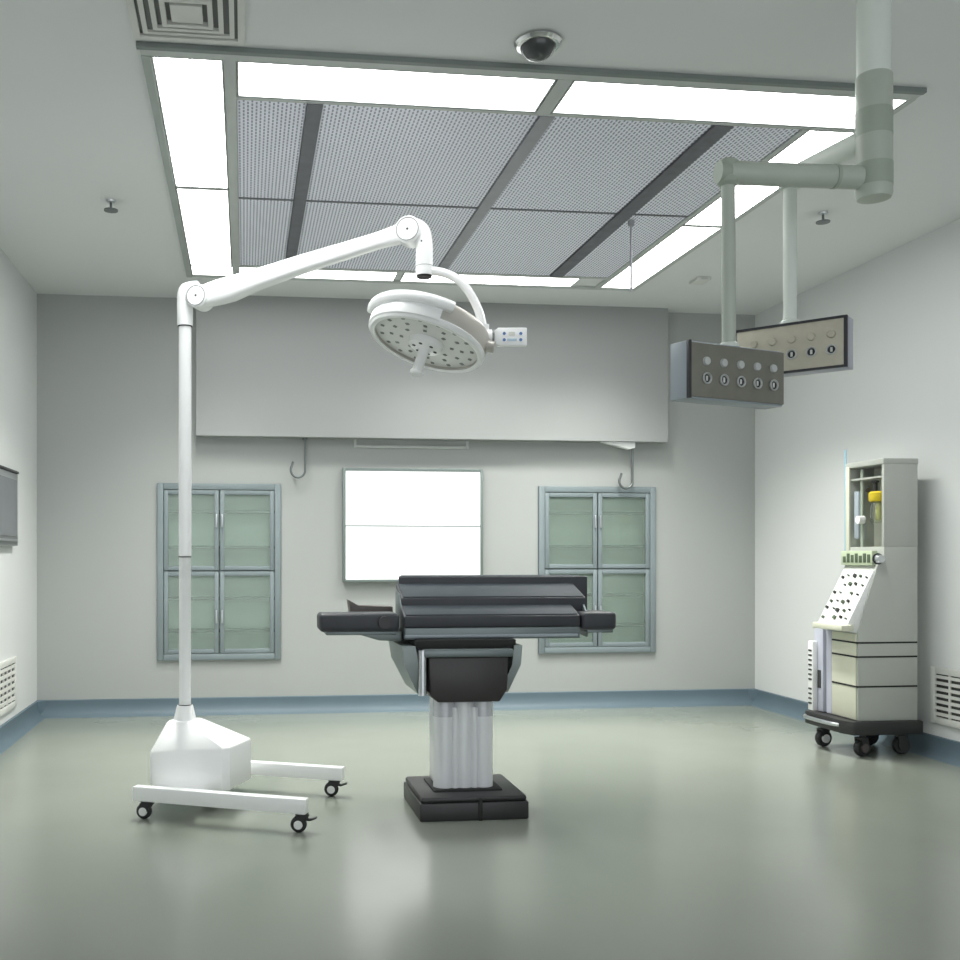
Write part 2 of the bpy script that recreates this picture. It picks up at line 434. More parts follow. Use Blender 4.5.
t = thing('film_viewer', 'bright white two-part light box in a dark frame on the back wall', 'light box', (1.158, YB, 0.902))
w, h = .478, .76
f = MB()
f.box(-w-.012, -w+.008, -.045, 0, -.012, h+.012, .003); f.box(w-.008, w+.012, -.045, 0, -.012, h+.012, .003)
f.box(-w+.008, w-.008, -.045, 0, h-.008, h+.012, .003); f.box(-w+.008, w-.008, -.045, 0, -.012, .008, .003)
f.box(-w+.008, w-.008, -.012, 0, .008, h-.008)
f.build('frame', M['frame'], t)
hm = h*.5 - .005
MB().box(-w+.008, w-.008, -.036, -.012, .008, hm-.004).build('screen', M['viewer'], t)
MB().box(-w+.008, w-.008, -.036, -.012, hm+.004, h-.008).build('screen', M['viewer'], t)
MB().box(-w+.008, w-.008, -.040, -.012, hm-.004, hm+.004).build('divider', M['frame'], t)

t = thing('wall_panel', 'faint pale framed panel on the wall above the white light box', 'panel', (1.15, YB, 1.815))
f = MB(); w, h = .405, .20
f.box(-w, -w+.02, -.014, 0, 0, h, .003); f.box(w-.02, w, -.014, 0, 0, h, .003); f.box(-w+.02, w-.02, -.014, 0, 0, .02, .003); f.box(-w+.02, w-.02, -.014, 0, h-.02, h, .003)
f.build('frame', M['trimgrey'], t)
MB().box(-w+.02, w-.02, -.006, 0, .02, h-.02).build('panel_sheet', M['wall_shaded'], t)

# hooks below the made-up grey box
def hook(x, zb, label, wedge):
    t = thing('hanging_hook', label, 'hook', (x, 6.79, 1.872), 0, 'hooks hanging below the bulkhead')
    L = 1.872-zb
    r = .048
    pts = [(0, 0, .0), (0, 0, -L*.35), (0, 0, -L+r)]
    for k in range(1, 10):
        a = PI*1.18*k/9
        pts.append((-r+r*math.cos(a), 0, -L+r-r*math.sin(a)*1.05))
    pts.append((-2*r+.016, 0, -L+r+.055)); 
    MB().tube(pts, .0085, smooth=3).build('hook_bar', M['hook'], t)
    MB().cyl((0, 0, 0), (0, 0, -.012), .018).build('ceiling_plate', M['hook'], t)
    if wedge:
        MB().prism([(-.235, 0), (.01, 0), (.01, -.040), (-.03, -.052)], 'y', -.03, .03, .004).build('wedge', M['white'], t)  # white wedge standing in for remains of the original lamp
hook(0.408, 1.607, 'dark steel hook hanging left of the white light box', False)
hook(2.720, 1.550, 'grey hook with white bracket hanging above the right cabinet', True)

# left wall control panel and grille
t = thing('control_panel', 'dark grey wall-mounted control panel on the left wall', 'panel', (XL, 5.74, 1.15))
MB().box(0, .035, -.39, .39, -.02, .405, .006).build('panel_frame', M['greydev'], t)
MB().box(.035, .040, -.35, .345, .035, .365).build('panel_screen', mat('panel_screen_grey', (.15, .16, .175), .25), t)
MB().box(.035, .046, -.36, .36, .006, .018).build('lower_rail', M['steel'], t)
MB().box(0, .042, -.39, .39, .405, .42, .003).build('top_hood', M['darkedge'], t)

def grille(name_label, x, y, z, w, h, n, face):
    t = thing('wall_grille', name_label, 'vent grille', (x, y, z), 0, 'low wall grilles')
    s = face
    f = MB(); e = .035
    a, b = (0, .014*s) if s > 0 else (.014*s, 0)
    f.box(a, b, -w/2, -w/2+e, 0, h, .002); f.box(a, b, w/2-e, w/2, 0, h, .002)
    f.box(a, b, -w/2+e, w/2-e, 0, e, .002); f.box(a, b, -w/2+e, w/2-e, h-e, h, .002)
    f.build('frame', M['grille'], t)
    a, b = (0, .003) if s > 0 else (-.003, 0)
    MB().box(a, b, -w/2+e, w/2-e, e, h-e).build('opening', M['slot'], t)
    sl = MB(); st = (h-2*e)/n
    for k in range(n):
        z0 = e+st*(k+.28)
        a, b = (.003, .011) if s > 0 else (-.011, -.003)
        sl.box(a, b, -w/2+e, w/2-e, z0, z0+st*.5)
    for k in range(1, 4):
        yy = -w/2+e+(w-2*e)*k/4
        sl.box(*((.003, .0115) if s > 0 else (-.0115, -.003)), yy-.006, yy+.006, e, h-e)
    sl.build('slats', M['grille'], t)
grille('white slotted air grille low on the left wall', XL, 5.98, .17, .44, .30, 6, 1)
grille('white slotted air grille low on the right wall beside the anaesthesia machine', XR, 4.72, .18, .50, .30, 7, -1)

# ------------------------------------------------------------------ mobile surgical lamp
LP = (-0.257, 4.409, 0); LR = R(-24)
L = thing('surgical_lamp', 'tall white mobile surgical lamp on a wheeled stand', 'lamp', LP, LR)
# wheeled rails
for y in (-.295, .295):
    x0, x1 = (-.075, .675) if y < 0 else (-.075, .628)
    rl = MB().box(x0, x1, y-.021, y+.021, .073, .132, .004).build('base_rail', M['white'], L)
def caster(x, y, rz, lever=True):
    f = MB()
    f.cyl((0, 0, .073), (0, 0, .066), .026); f.box(-.026, .026, -.02, .02, .060, .067, .002)
    for s in (-1, 1):
        f.prism([(-.024, .062), (.022, .062), (.000, .024), (-.026, .024)], 'y', s*.0165-.002, s*.0165+.002)
    f.cyl((-.013, -.02, .032), (-.013, .02, .032), .005)
    c = f.build('caster', M['black'], L, (x, y, 0), (0, 0, rz))
    MB().lathe([(.012, -.011), (.027, -.012), (.0315, -.006), (.032, 0), (.0315, .006), (.024, .012), (.012, .011)], 32,
               Matrix.Translation((-.013, 0, .032)) @ Matrix.Rotation(PI/2, 4, 'X')).build('tyre', M['black'], c)
    MB().lathe([(0, -.0200), (.006, -.0205), (.0165, -.0200), (.0175, -.018), (.0175, .018), (.0165, .0200), (.006, .0205), (0, .0200)], 24,
               Matrix.Translation((-.013, 0, .032)) @ Matrix.Rotation(PI/2, 4, 'X')).build('hub', M['white_plain'], c)
    if lever: MB().prism([(.004, .050), (.03, .046), (.058, .056), (.056, .061), (.03, .053), (.004, .057)], 'y', -.012, .012, .001).build('brake_lever', M['black'], c)
    return c
caster(-.018, -.295, R(8), False); caster(.655, -.295, R(12)); caster(.585, .295, R(12)); caster(-.018, .295, R(8), False)
# base housing : chamfered box tapering to the neck, carried on a cross plate
def rect(x0, x1, y0, y1, z, c):
    return [(x0+c, y0, z), (x1-c, y0, z), (x1, y0+c, z), (x1, y1-c, z), (x1-c, y1, z), (x0+c, y1, z), (x0, y1-c, z), (x0, y0+c, z)]
def tl(r): return [(x, y, z+.10*(x+.11)) for x, y, z in r]
MB().box(-.06, .17, -.30, .30, .080, .094).build('cross_plate', M['white'], L)
MB().loft([rect(-.108, .260, -.130, .130, .094, .022), rect(-.110, .264, -.132, .132, .102, .024), tl(rect(-.110, .264, -.132, .132, .228, .024)),
           tl(rect(-.106, .258, -.128, .128, .239, .024)), rect(-.062, .082, -.066, .066, .352, .018), rect(-.054, .062, -.055, .055, .360, .016)]).build('base_housing', M['white'], L)
MB().lathe([(0, .355), (.049, .355), (.047, .365), (.036, .415), (.033, .422), (0, .422)]).build('neck_collar', M['white'], L)
MB().lathe([(0, .4), (.0275, .42), (.0275, .424), (.0255, .426), (.0255, 1.061), (.0262, 1.0625), (.0262, 1.070), (.0275, 1.0715), (.0275, 2.075), (0, 2.075)]).build('pole', M['white'], L)
MB().cyl((0, 0, 1.064), (0, 0, 1.0685), .0277, seg=32).build('pole_joint_ring', M['blackgap'], L)
MB().cyl((0, 0, .4215), (0, 0, .4255), .029, seg=32).build('pole_foot_ring', M['blackgap'], L)
MB().box(.10, .106, -.118, -.112, .282, .288, .001, mtx=Matrix.Translation((.03, .030, .03))).build('indicator_light', mat('indicator_teal', (.05, .3, .25), .4), L)
# lower elbow
MB().lathe([(0, 2.07), (.0335, 2.07), (.0345, 2.074), (.0345, 2.14), (0, 2.14)]).tube([(0, 0, 2.12), (0, 0, 2.18), (.012, 0, 2.222), (.062, 0, 2.226)], [.0345]*7+[.036]*6+[.034]*6, 24, 6).build('lower_elbow', M['white'], L)
MB().cyl((0, 0, 2.066), (0, 0, 2.071), .0315, seg=32).build('collar_ring', M['blackgap'], L)
J1 = Vector((.074, 0, 2.187)); J2 = Vector((1.010, 0, 2.381))
def joint(p, r, name):
    o = MB().lathe([(0, -.046), (r-.006, -.046), (r, -.041), (r, .041), (r-.006, .046), (0, .046)], 40, Matrix.Translation(p) @ Matrix.Rotation(PI/2, 4, 'X')).build(name, M['white'], L)
    MB().lathe([(r-.010, .0455), (r-.010, .0472), (r-.007, .0472), (r-.007, .0455)], 40, Matrix.Translation(p) @ Matrix.Rotation(PI/2, 4, 'X')).build('cap_groove', M['led'], o)
    MB().cyl(p+Vector((0, -.0475, 0)), p+Vector((0, -.044, 0)), .0045, seg=12).build('cap_screw', M['blackgap'], o)
joint(J1, .051, 'lower_joint'); joint(J2, .054, 'upper_joint')
# arm: tapered boom between the joints
d = (J2-J1).normalized(); nrm = Vector((-d.z, 0, d.x))
rings = []
Ltot = (J2-J1).length
for t_, up, dn, wd in ((0.015, .046, .046, .034), (.10, .050, .054, .036), (.16, .047, .056, .036), (.30, .044, .040, .034), (.5, .044, .031, .032), (.70, .040, .028, .031), (.86, .038, .026, .030), (.945, .043, .032, .031), (.99, .045, .040, .031)):
    p = J1 + d*Ltot*t_
    r_ = []
    for k in range(20):
        a = 2*PI*k/20
        cx, sx = math.cos(a), math.sin(a)
        hgt = up if sx > 0 else dn
        r_.append(p + Vector((0, 1, 0))*wd*(abs(cx)**.55)*(1 if cx > 0 else -1) + nrm*hgt*(abs(sx)**.55)*(1 if sx > 0 else -1))
    rings.append(r_)
MB().loft(rings).build('arm', M['white'], L)
MB().tube([(.985, 0, 2.402), (1.03, 0, 2.400), (1.060, 0, 2.375), (1.069, 0, 2.325), (1.069, 0, 2.27)], .0345, 24, 6).lathe([(0, 2.20), (.0335, 2.20), (.0345, 2.204), (.0345, 2.29), (0, 2.29)], 32, Matrix.Translation((1.069, 0, 0))).build('upper_elbow', M['white'], L)
MB().cyl((1.069, 0, 2.192), (1.069, 0, 2.201), .030, seg=32).build('end_cap', M['blackgap'], L)
MB().cyl((1.069, 0, 2.236), (1.069, 0, 2.238), .0348, seg=32).build('elbow_seam', M['led'], L)
MB().cyl((1.066, -.036, 2.33), (1.066, -.030, 2.33), .0035, seg=10).build('elbow_screw', M['blackgap'], L)
# yoke from elbow down to the rim
MB().tube([(1.07, 0, 2.222), (1.10, .005, 2.219), (1.159, .012, 2.203), (1.212, .018, 2.170), (1.252, .028, 2.118), (1.284, .036, 2.05), (1.299, .040, 1.985), (1.302, .042, 1.955)], .0175, 18, 5).build('yoke', M['white'], L)
# head : local frame with the lit face towards -Z
Z = Vector((.245, .262, .93)).normalized()
X = Vector((.98, .10, 0)); X = (X - Z*X.dot(Z)).normalized(); Y = Z.cross(X)
hc = Vector((1.078, -.004, 1.926))
HR = Matrix((X, Y, Z)).transposed()
head = MB().lathe([(.214, .012), (.214, -.006), (.219, -.010), (.232, -.009), (.238, -.003), (.240, .006), (.243, .072), (.236, .088), (.212, .098), (.10, .112), (0, .115)], 72).build('lamp_head', M['shell'], L, hc, HR.to_euler())
MB().lathe([(0, .004), (.2135, .004), (.2135, .010), (0, .010)], 72).build('face_plate', M['plate'], head)
MB().lathe([(.2145, -.0075), (.219, -.0115), (.233, -.0105), (.2395, -.003), (.242, .010), (.2405, .012), (.2145, .012)], 72).build('face_rim', M['white'], head)
def grip(a0, a1):
    prof_ = [(.2405, .046), (.260, .047), (.268, .054), (.271, .066), (.268, .080), (.258, .089), (.238, .097), (.222, .098), (.222, .088), (.2405, .074)]
    return MB().lathe(prof_, 40, None, a0, a1)
grip(R(-166), R(-62)).build('grip_rim', M['white'], head)
grip(R(-262), R(-188)).build('grip_rim', M['white'], head)
MB().lathe([(.2405, -.002), (.2455, .002), (.2475, .012), (.2475, .047), (.2405, .047)], 56, None, R(-262), R(-70)).build('rim_wall', M['white'], head)
led0 = None
for rr, n, off in ((.190, 16, 0), (.148, 12, .2), (.106, 8, .1)):
    for k in range(n):
        a = 2*PI*(k+off)/n
        if led0 is None:
            led0 = MB().box(-.0075, .0075, -.0075, .0075, -.002, .004, .002, 2).build('led_lens', M['led'], head)
            o = led0
        else:
            o = led0.copy(); C.objects.link(o)
        o.location = (rr*math.cos(a), rr*math.sin(a), .003); o.rotation_euler = (0, 0, a)
hb = MB().lathe([(0, -.024), (.060, -.024), (.068, -.018), (.072, 0), (.072, .004), (0, .004)], 40).build('hub', M['white'], head)
for k in range(6):
    a = 2*PI*k/6+.3
    MB().cyl((.045*math.cos(a), .045*math.sin(a), -.0255), (.045*math.cos(a), .045*math.sin(a), -.022), .0075, seg=14).build('hub_screw', M['blackgap'], head)
MB().lathe([(0, -.140), (.020, -.140), (.026, -.135), (.027, -.127), (.0215, -.118), (.0215, -.032), (.030, -.024), (0, -.024)], 32).build('handle', M['white'], head)
MB().tube([(0.236, 0, .045), (.27, 0, .045)], .024, 20, 0).build('rim_pivot', M['shell'], head)
# control box at the yoke end
CX_ = Vector((.955, .297, 0)); CN = Vector((-.297, .955, 0))
cm = Matrix((CX_, CN, Vector((0, 0, 1)))).transposed().to_euler()
yk = Vector((1.304, .042, 1.945))
MB().cyl(yk+CX_*-.028, yk+CX_*.030, .031, seg=28).cyl(yk, yk+Vector((0, 0, .05)), .021, seg=24).build('yoke_end', M['white'], L)
MB().cyl(yk+CX_*.030, yk+CX_*.038, .034, seg=28).build('yoke_ring', M['led'], L)
ctl = MB().prism([(0, -.022), (.018, -.036), (.133, -.036), (.133, .036), (.018, .036), (0, .022)], 'y', -.014, .014, .003).build('control_box', M['white'], L, yk+CX_*.037, cm)
for bx in (.042, .108):
    for bz in (.012, -.013):
        MB().cyl((bx, -.0165, bz), (bx, -.013, bz), .0062, seg=16).build('button', M['blue'], ctl)
MB().box(.054, .092, -.0152, -.013, -.018, -.008).build('display', M['paleblue'], ctl)
MB().box(.060, .085, -.0152, -.013, .004, .018).build('display', mat('display_ivory', (.72, .72, .66), .4), ctl)

# ------------------------------------------------------------------ operating table
T = thing('operating_table', 'dark operating table on a pale column in the middle of the room', 'operating table', (0, 0, 0))
bs = MB()
bs.prism([(.700, 3.962), (1.150, 3.962), (1.150, 4.38), (.700, 4.38)], 'z', 0.0, .072, .006)
bs.prism([(.706, 3.970), (1.144, 3.970), (1.144, 4.374), (.706, 4.374)], 'z', .072, .096, .01)
bs.build('base', M['basecover'], T)
MB().box(.94, .956, 3.957, 3.965, .0, .092, .002).build('base_seam', M['blackgap'], T)
MB().box(.775, 1.065, 4.06, 4.30, .090, .104, .004).build('column_collar', M['blackgap'], T)
# fluted column
cp = []
import itertools
fl = MB()
for i, (cx_, rx) in enumerate(((.832, .046), (.913, .046), (.994, .046))):
    fl.cyl((cx_, 4.13, .10), (cx_, 4.13, .50), rx, seg=28)
for cx_ in (.872, .954): fl.cyl((cx_, 4.10, .10), (cx_, 4.10, .44), .016, seg=16)
fl.box(.790, 1.036, 4.13, 4.27, .10, .50, .03, 4)
fl.build('column', M['column'], T)
for cx_, rx in ((.832, .0475), (.994, .0475)): MB().cyl((cx_, 4.13, .40), (cx_, 4.13, .50), rx, seg=28).build('column_sleeve', M['sleeve'], T)
# charcoal housing + flaps
MB().prism([(.752, .500), (.745, .655), (1.080, .655), (1.076, .520), (1.045, .470), (.785, .470)], 'y', 4.02, 4.36, .008).build('drive_housing', M['housing'], T)
MB().box(.725, 1.10, 4.01, 4.40, .655, .688, .008).build('housing_lid', M['tablegrey'], T)
def flap(xt, xb, thick, name='side_flap'):
    s = 1 if xb > xt else -1
    a = [(xt, 4.04, .70), (xt, 4.44, .70), (xt+s*thick, 4.44, .70), (xt+s*thick, 4.04, .70)]
    b = [(xt+s*.010, 4.03, .62), (xt+s*.010, 4.42, .62), (xt+s*(thick+.012), 4.42, .62), (xt+s*(thick+.012), 4.03, .62)]
    c = [(xb, 4.05, .505), (xb, 4.36, .505), (xb+s*.035, 4.36, .505), (xb+s*.035, 4.05, .505)]
    MB().loft([a, b, c]).build(name, M['flap'], T)
flap(.640, .705, .055); flap(1.145, 1.085, .035)
MB().cyl((.722, 4.03, .50), (.722, 4.03, .685), .017, seg=20).build('side_strut', M['steel'], T)
# frame under the mattress
MB().prism([(4.10, .722), (4.10, .771), (4.66, .784), (4.66, .73)], 'x', .662, 1.412, .004).build('top_frame', M['tablegrey'], T)
MB().box(.70, 1.12, 4.05, 4.60, .688, .724, .004).build('frame_beam', M['blackgap'], T)
MB().box(.66, 1.40, 4.092, 4.100, .730, .742, .002).build('frame_rail', M['bluegrey'], T)
def pad(x0, x1, y0, y1, zb, zt0, zt1, name):
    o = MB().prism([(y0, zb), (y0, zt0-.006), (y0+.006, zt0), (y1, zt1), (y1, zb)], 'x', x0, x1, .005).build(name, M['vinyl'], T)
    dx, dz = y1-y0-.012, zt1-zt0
    MB().prism([(y0+.008, zt0+.0008), (y0+.008, zt0+.0045), (y1-.004, zt1+.0040), (y1-.004, zt1-.0005)], 'x', x0+.008, x1-.008, .0015).build('pad_top', M['vinyl_lit'], o)
pad(.658, 1.412, 4.10, 4.205, .772, .821, .857, 'leg_pad')
pad(.664, 1.475, 4.205, 4.37, .80, .892, .944, 'seat_pad')
bp_ = MB().prism([(.676, 4.37), (1.540, 4.37), (1.560, 4.66), (.722, 4.66)], 'z', .80, .978, .006).build('back_pad', M['vinyl'], T)
MB().prism([(.686, 4.38), (1.530, 4.38), (1.548, 4.65), (.730, 4.65)], 'z', .977, .9805, .001).build('pad_top', M['vinyl_lit'], bp_)
for xs_ in (.664, 1.462):
    MB().prism([(4.16, .722), (4.13, .80), (4.26, .905), (4.36, .925), (4.36, .735)], 'x', xs_-.004, xs_+.006, .002).build('side_plate', M['tablegrey'], T)
# arm boards
def armboard(x0, x1, xr):
    o = MB().box(x0, x1, 4.10, 4.27, .756, .832, .018, 4).build('arm_board', M['vinyl'], T)
    MB().box(min(x0, x1)+.03, max(x0, x1)-.01, 4.12, 4.25, .742, .757, .003).build('board_plate', M['tablegrey'], o)
armboard(.306, .640, 1); armboard(1.420, 1.575, -1)
MB().prism([(.455, .748), (.655, .754), (.655, .712), (.560, .716)], 'y', 4.14, 4.30, .006).build('arm_bracket', M['flap'], T)
MB().prism([(.455, .832), (.448, .880), (.490, .856), (.640, .850), (.640, .80), (.455, .80)], 'y', 4.30, 4.40, .003).build('arm_clamp', M['brown'], T)
MB().cyl((.575, 4.085, .795), (.575, 4.12, .795), .026, seg=24).build('arm_knob', M['basecover'], T)

# ------------------------------------------------------------------ ceiling pendant
PC = Vector((1.813, 2.707, 0))
D = thing('gas_pendant', 'sage green ceiling pendant with two arms and hanging outlet boxes', 'ceiling pendant', (PC.x, PC.y, H))
def rel(x, y, z): return Vector((x-PC.x, y-PC.y, z-H))
MB().lathe([(0, 0), (.13, 0), (.13, -.02), (.11, -.03), (0, -.03)]).build('ceiling_plate', M['pend_light'], D)
MB().cyl((0, 0, -.03), (0, 0, 2.46-H), .046, seg=36).build('upper_tube', M['pend_light'], D)
MB().lathe([(0, 2.466-H), (.044, 2.466-H), (.0495, 2.457-H), (.0495, 2.36-H), (0, 2.36-H)], 36).build('column', M['pend'], D)
MB().cyl((0, 0, 2.36-H), (0, 0, 2.285-H), .0500, seg=36).build('swivel_ring', M['pend_dark'], D)
MB().cyl((0, 0, 2.285-H), (0, 0, 2.205-H), .0495, seg=36).build('column_sleeve', M['pend'], D)
MB().cyl((0, 0, 2.205-H), (0, 0, 2.14-H), .0505, seg=36).build('swivel_ring', M['pend_dark'], D)
MB().lathe([(0, 2.14-H), (.0495, 2.14-H), (.0495, 2.118-H), (.045, 2.106-H), (0, 2.106-H)], 36).build('column_foot', M['pend'], D)
# lower (front) arm
fe = rel(1.373, 2.718, 2.166)
MB().cyl((-.045, .002, 2.166-H), fe, .033, seg=28).build('front_arm', M['pend'], D)
MB().cyl((-.125, .003, 2.166-H), (-.115, .003, 2.166-H), .0345, seg=28).build('arm_joint_ring', M['pend_dark'], D)
MB().lathe([(0, .036), (.022, .036), (.029, .030), (.029, -.030), (.022, -.038), (0, -.038)], 28, Matrix.Translation(fe)).cyl(fe+Vector((-.030, 0, 0)), fe, .031, seg=28).build('arm_elbow', M['pend_dark'], D)
MB().cyl(fe+Vector((0, 0, -.03)), rel(1.376, 2.718, 1.672), .0195, seg=24).build('front_drop_tube', M['pend'], D)
# upper (rear) arm
re_ = rel(1.728, 3.009, 2.276)
MB().cyl((0, .0, 2.290-H), re_, .032, seg=28).build('rear_arm', M['pend_light'], D)
MB().lathe([(0, .035), (.030, .030), (.034, .02), (.034, -.034), (0, -.04)], 28, Matrix.Translation(re_)).build('arm_elbow', M['pend_light'], D)
MB().cyl(re_+Vector((0, 0, -.03)), rel(1.728, 3.009, 1.81), .0205, seg=24).build('rear_drop_tube', M['pend_light'], D)
def outlet_box(cx_, cy_, rz, xa, xb, z0, z1, face, endm, left_end, name):
    o_ = MB()
    th = .070
    o_.box(xa, xb, 0.004, th, z0, z1, .003)
    b = o_.build(name, endm, D, (cx_-PC.x, cy_-PC.y, -H), (0, 0, rz))
    MB().box(xa+.004, xb-.004, -.004, .004, z0+.005, z1-.005, .0015).build('face_panel', face, b)
    e = MB()
    if left_end: e.box(xa-.001, xa+.007, -.006, .006, z0, z1, .001)
    else:
        e.box(xb-.009, xb+.001, -.006, .006, z0, z1, .001); e.box(xa, xb-.009, -.006, .004, z1-.008, z1); e.box(xa, xb-.009, -.006, .004, z0, z0+.007)
    e.build('edge_strip', M['darkedge'], b)
    n = 5
    hgt = z1-z0
    for k in range(n):
        x_ = xa + (xb-xa)*(.17 + .175*k)
        sk = MB().lathe([(.0115, 0), (.0155, -.001), (.0165, -.005), (.0140, -.008), (.0115, -.004)], 24, Matrix.Translation((x_, -.004, z0+hgt*.36)) @ Matrix.Rotation(-PI/2, 4, 'X')).build('gas_socket', M['trimgrey'], b)
        hole = MB().cyl((x_, -.0055, z0+hgt*.36), (x_, -.003, z0+hgt*.36), .0115, seg=20)
        hole.build('socket_hole', M['darkedge'], b)
        MB().box(x_-.0035, x_+.0035, -.0075, -.005, z0+hgt*.36-.007, z0+hgt*.36+.007, .001).build('socket_pin', M['grille'], b)
        MB().cyl((x_, -.010, z0+hgt*.66), (x_, -.003, z0+hgt*.66), .0105, .013, seg=20).build('cover_cap', M['trimgrey'] if left_end else face, b)
    return b
# tube centre sits in the middle of each box
a = R(19.3)
bc = Vector((1.376, 2.718)) - Vector((-math.sin(a), math.cos(a)))*.033
outlet_box(bc.x, bc.y, a, -.186, .182, 1.505, 1.665, M['outlet_a'], M['bluegrey'], True, 'front_outlet_box')
MB().lathe([(0, 1.665-H), (.030, 1.665-H), (.028, 1.675-H), (.021, 1.680-H), (0, 1.68-H)], 24, Matrix.Translation(rel(1.376, 2.718, H))).build('tube_flange', M['pend_light'], D)
a = R(-46.7)
bc = Vector((1.728, 3.009)) - Vector((-math.sin(a), math.cos(a)))*.033
outlet_box(bc.x, bc.y, a, -.158, .178, 1.648, 1.806, M['outlet_b'], M['lavender'], False, 'rear_outlet_box')
MB().lathe([(0, 1.806-H), (.034, 1.806-H), (.032, 1.816-H), (.022, 1.822-H), (0, 1.822-H)], 24, Matrix.Translation(rel(1.728, 3.009, H))).build('tube_flange', M['pend_light'], D)

# ------------------------------------------------------------------ anaesthesia machine
AX, AY = 3.40, 5.12
A = thing('anaesthesia_machine', 'grey and cream anaesthesia machine on a black wheeled base by the right wall', 'medical machine', (AX, AY, 0))
def q(x, y, z=0): return (x-AX, y-AY, z)
Y0, Y1, YH = 4.95-AY, 5.24-AY, 5.28-AY
def X_(v): return v-AX
# base
MB().prism([(X_(3.19), Y0-.02), (X_(3.585), Y0-.02), (X_(3.585), 5.35-AY), (X_(3.16), 5.35-AY), (X_(3.16), Y0+.06)], 'z', .122, .195, .008).build('wheeled_base', M['machblack'], A)
MB().tube([q(3.165, 5.02, .165), q(3.140, 5.10, .165), q(3.138, 5.29, .165), q(3.165, 5.345, .165)], .011, 12, 4).build('bumper_bar', M['steel'], A)
def wheel(x, y, hubm, rz):
    f = MB()
    f.cyl((0, 0, .130), (0, 0, .085), .016)
    for s in (-1, 1): f.prism([(-.03, .10), (.02, .10), (.012, .035), (-.02, .035)], 'y', s*.022-.003, s*.022+.003)
    f.box(-.03, .02, -.024, .024, .092, .104, .003)
    c = f.build('caster', M['machblack'], A, (X_(x), y-AY, 0), (0, 0, rz))
    mt = Matrix.Translation((-.004, 0, .048)) @ Matrix.Rotation(PI/2, 4, 'X')
    MB().lathe([(.024, -.016), (.042, -.017), (.047, -.01), (.048, 0), (.047, .01), (.042, .017), (.024, .016)], 32, mt).build('tyre', M['black'], c)
    MB().lathe([(0, -.026), (.012, -.027), (.024, -.026), (.024, .026), (.012, .027), (0, .026)], 24, mt).build('hub', hubm, c)
wheel(3.275, 4.99, mat('hub_dark', (.09, .075, .075), .5), R(15)); wheel(3.235, 5.28, M['white_plain'], R(8)); wheel(3.53, 5.03, M['machblack'], R(-10)); wheel(3.53, 5.30, M['machblack'], R(0))
# lower cabinet: side profile swept across the width
MB().prism([(X_(3.225), .195), (X_(3.225), .665), (X_(3.262), .80), (X_(3.335), 1.02), (X_(3.372), 1.06), (X_(3.372), 1.12), (X_(3.565), 1.12), (X_(3.565), .195)], 'y', Y0, Y1, .003).build('lower_cabinet', M['mach'], A)
MB().box(X_(3.219), X_(3.2255), Y0+.012, Y1-.06, .20, .655, .002).build('front_panel', M['cream'], A)
for z in (.610, .535, .377):
    MB().box(X_(3.2165), X_(3.562), Y0-.0018, Y1-.065, z-.0045, z+.0045).build('drawer_gap', M['blackgap'], A)
MB().box(X_(3.222), X_(3.226), Y1-.055, Y1-.004, .20, .66).build('edge_panel', M['lavender'], A)
# upper hood, open to the front
hd = MB()
hd.box(X_(3.372), X_(3.565), Y0, Y0+.02, 1.12, 1.585, .002)
hd.box(X_(3.372), X_(3.565), YH-.018, YH, 1.12, 1.560, .002)
hd.box(X_(3.540), X_(3.565), Y0+.02, YH-.018, 1.12, 1.57)
hd.box(X_(3.366), X_(3.568), Y0-.003, YH+.003, 1.56, 1.590, .004)
hd.box(X_(3.380), X_(3.54), Y0+.02, YH-.018, 1.490, 1.50)
hd.build('upper_hood', M['mach'], A)
MB().box(X_(3.525), X_(3.54), Y0+.02, YH-.018, 1.12, 1.56).build('hood_back', M['machin'], A)
MB().box(X_(3.365), X_(3.376), YH-.03, YH+.002, 1.10, 1.57, .002).build('front_post', M['cream'], A)
MB().box(X_(3.385), X_(3.43), YH-.085, YH-.045, 1.165, 1.43, .006).build('gauge_tube', M['bluegrey'], A)
MB().cyl((X_(3.40), YH-.10, 1.12), (X_(3.40), YH-.10, 1.55), .009, seg=16).build('inner_post', M['pend_dark'], A)
MB().cyl((X_(3.355), YH-.125, 1.27), (X_(3.39), YH-.125, 1.27), .022, seg=24).build('dial', M['white_plain'], A)
MB().lathe([(0, 0), (.012, 0), (.012, .05), (.02, .055), (.02, .065), (0, .065)], 20, Matrix.Translation((X_(3.40), Y0+.115, 1.415))).build('bottle_valve', M['black'], A)
MB().lathe([(0, 0), (.046, 0), (.05, .01), (.05, .045), (.04, .055), (0, .055)], 28, Matrix.Translation((X_(3.41), Y0+.10, 1.365))).build('bottle_cap', M['yellow'], A)
MB().lathe([(0, 0), (.038, 0), (.042, .012), (.042, .10), (.034, .115), (0, .115)], 28, Matrix.Translation((X_(3.41), Y0+.10, 1.25))).build('bottle', M['clear'], A)
MB().lathe([(0, .0), (.016, .0), (.016, .10), (0, .10)], 18, Matrix.Translation((X_(3.41), Y0+.10, 1.265))).build('bottle_core', M['yellowlt'], A)
MB().cyl((X_(3.385), Y0+.155, 1.43), (X_(3.40), Y0+.185, 1.44), .014, seg=16).build('valve_knob', M['black'], A)
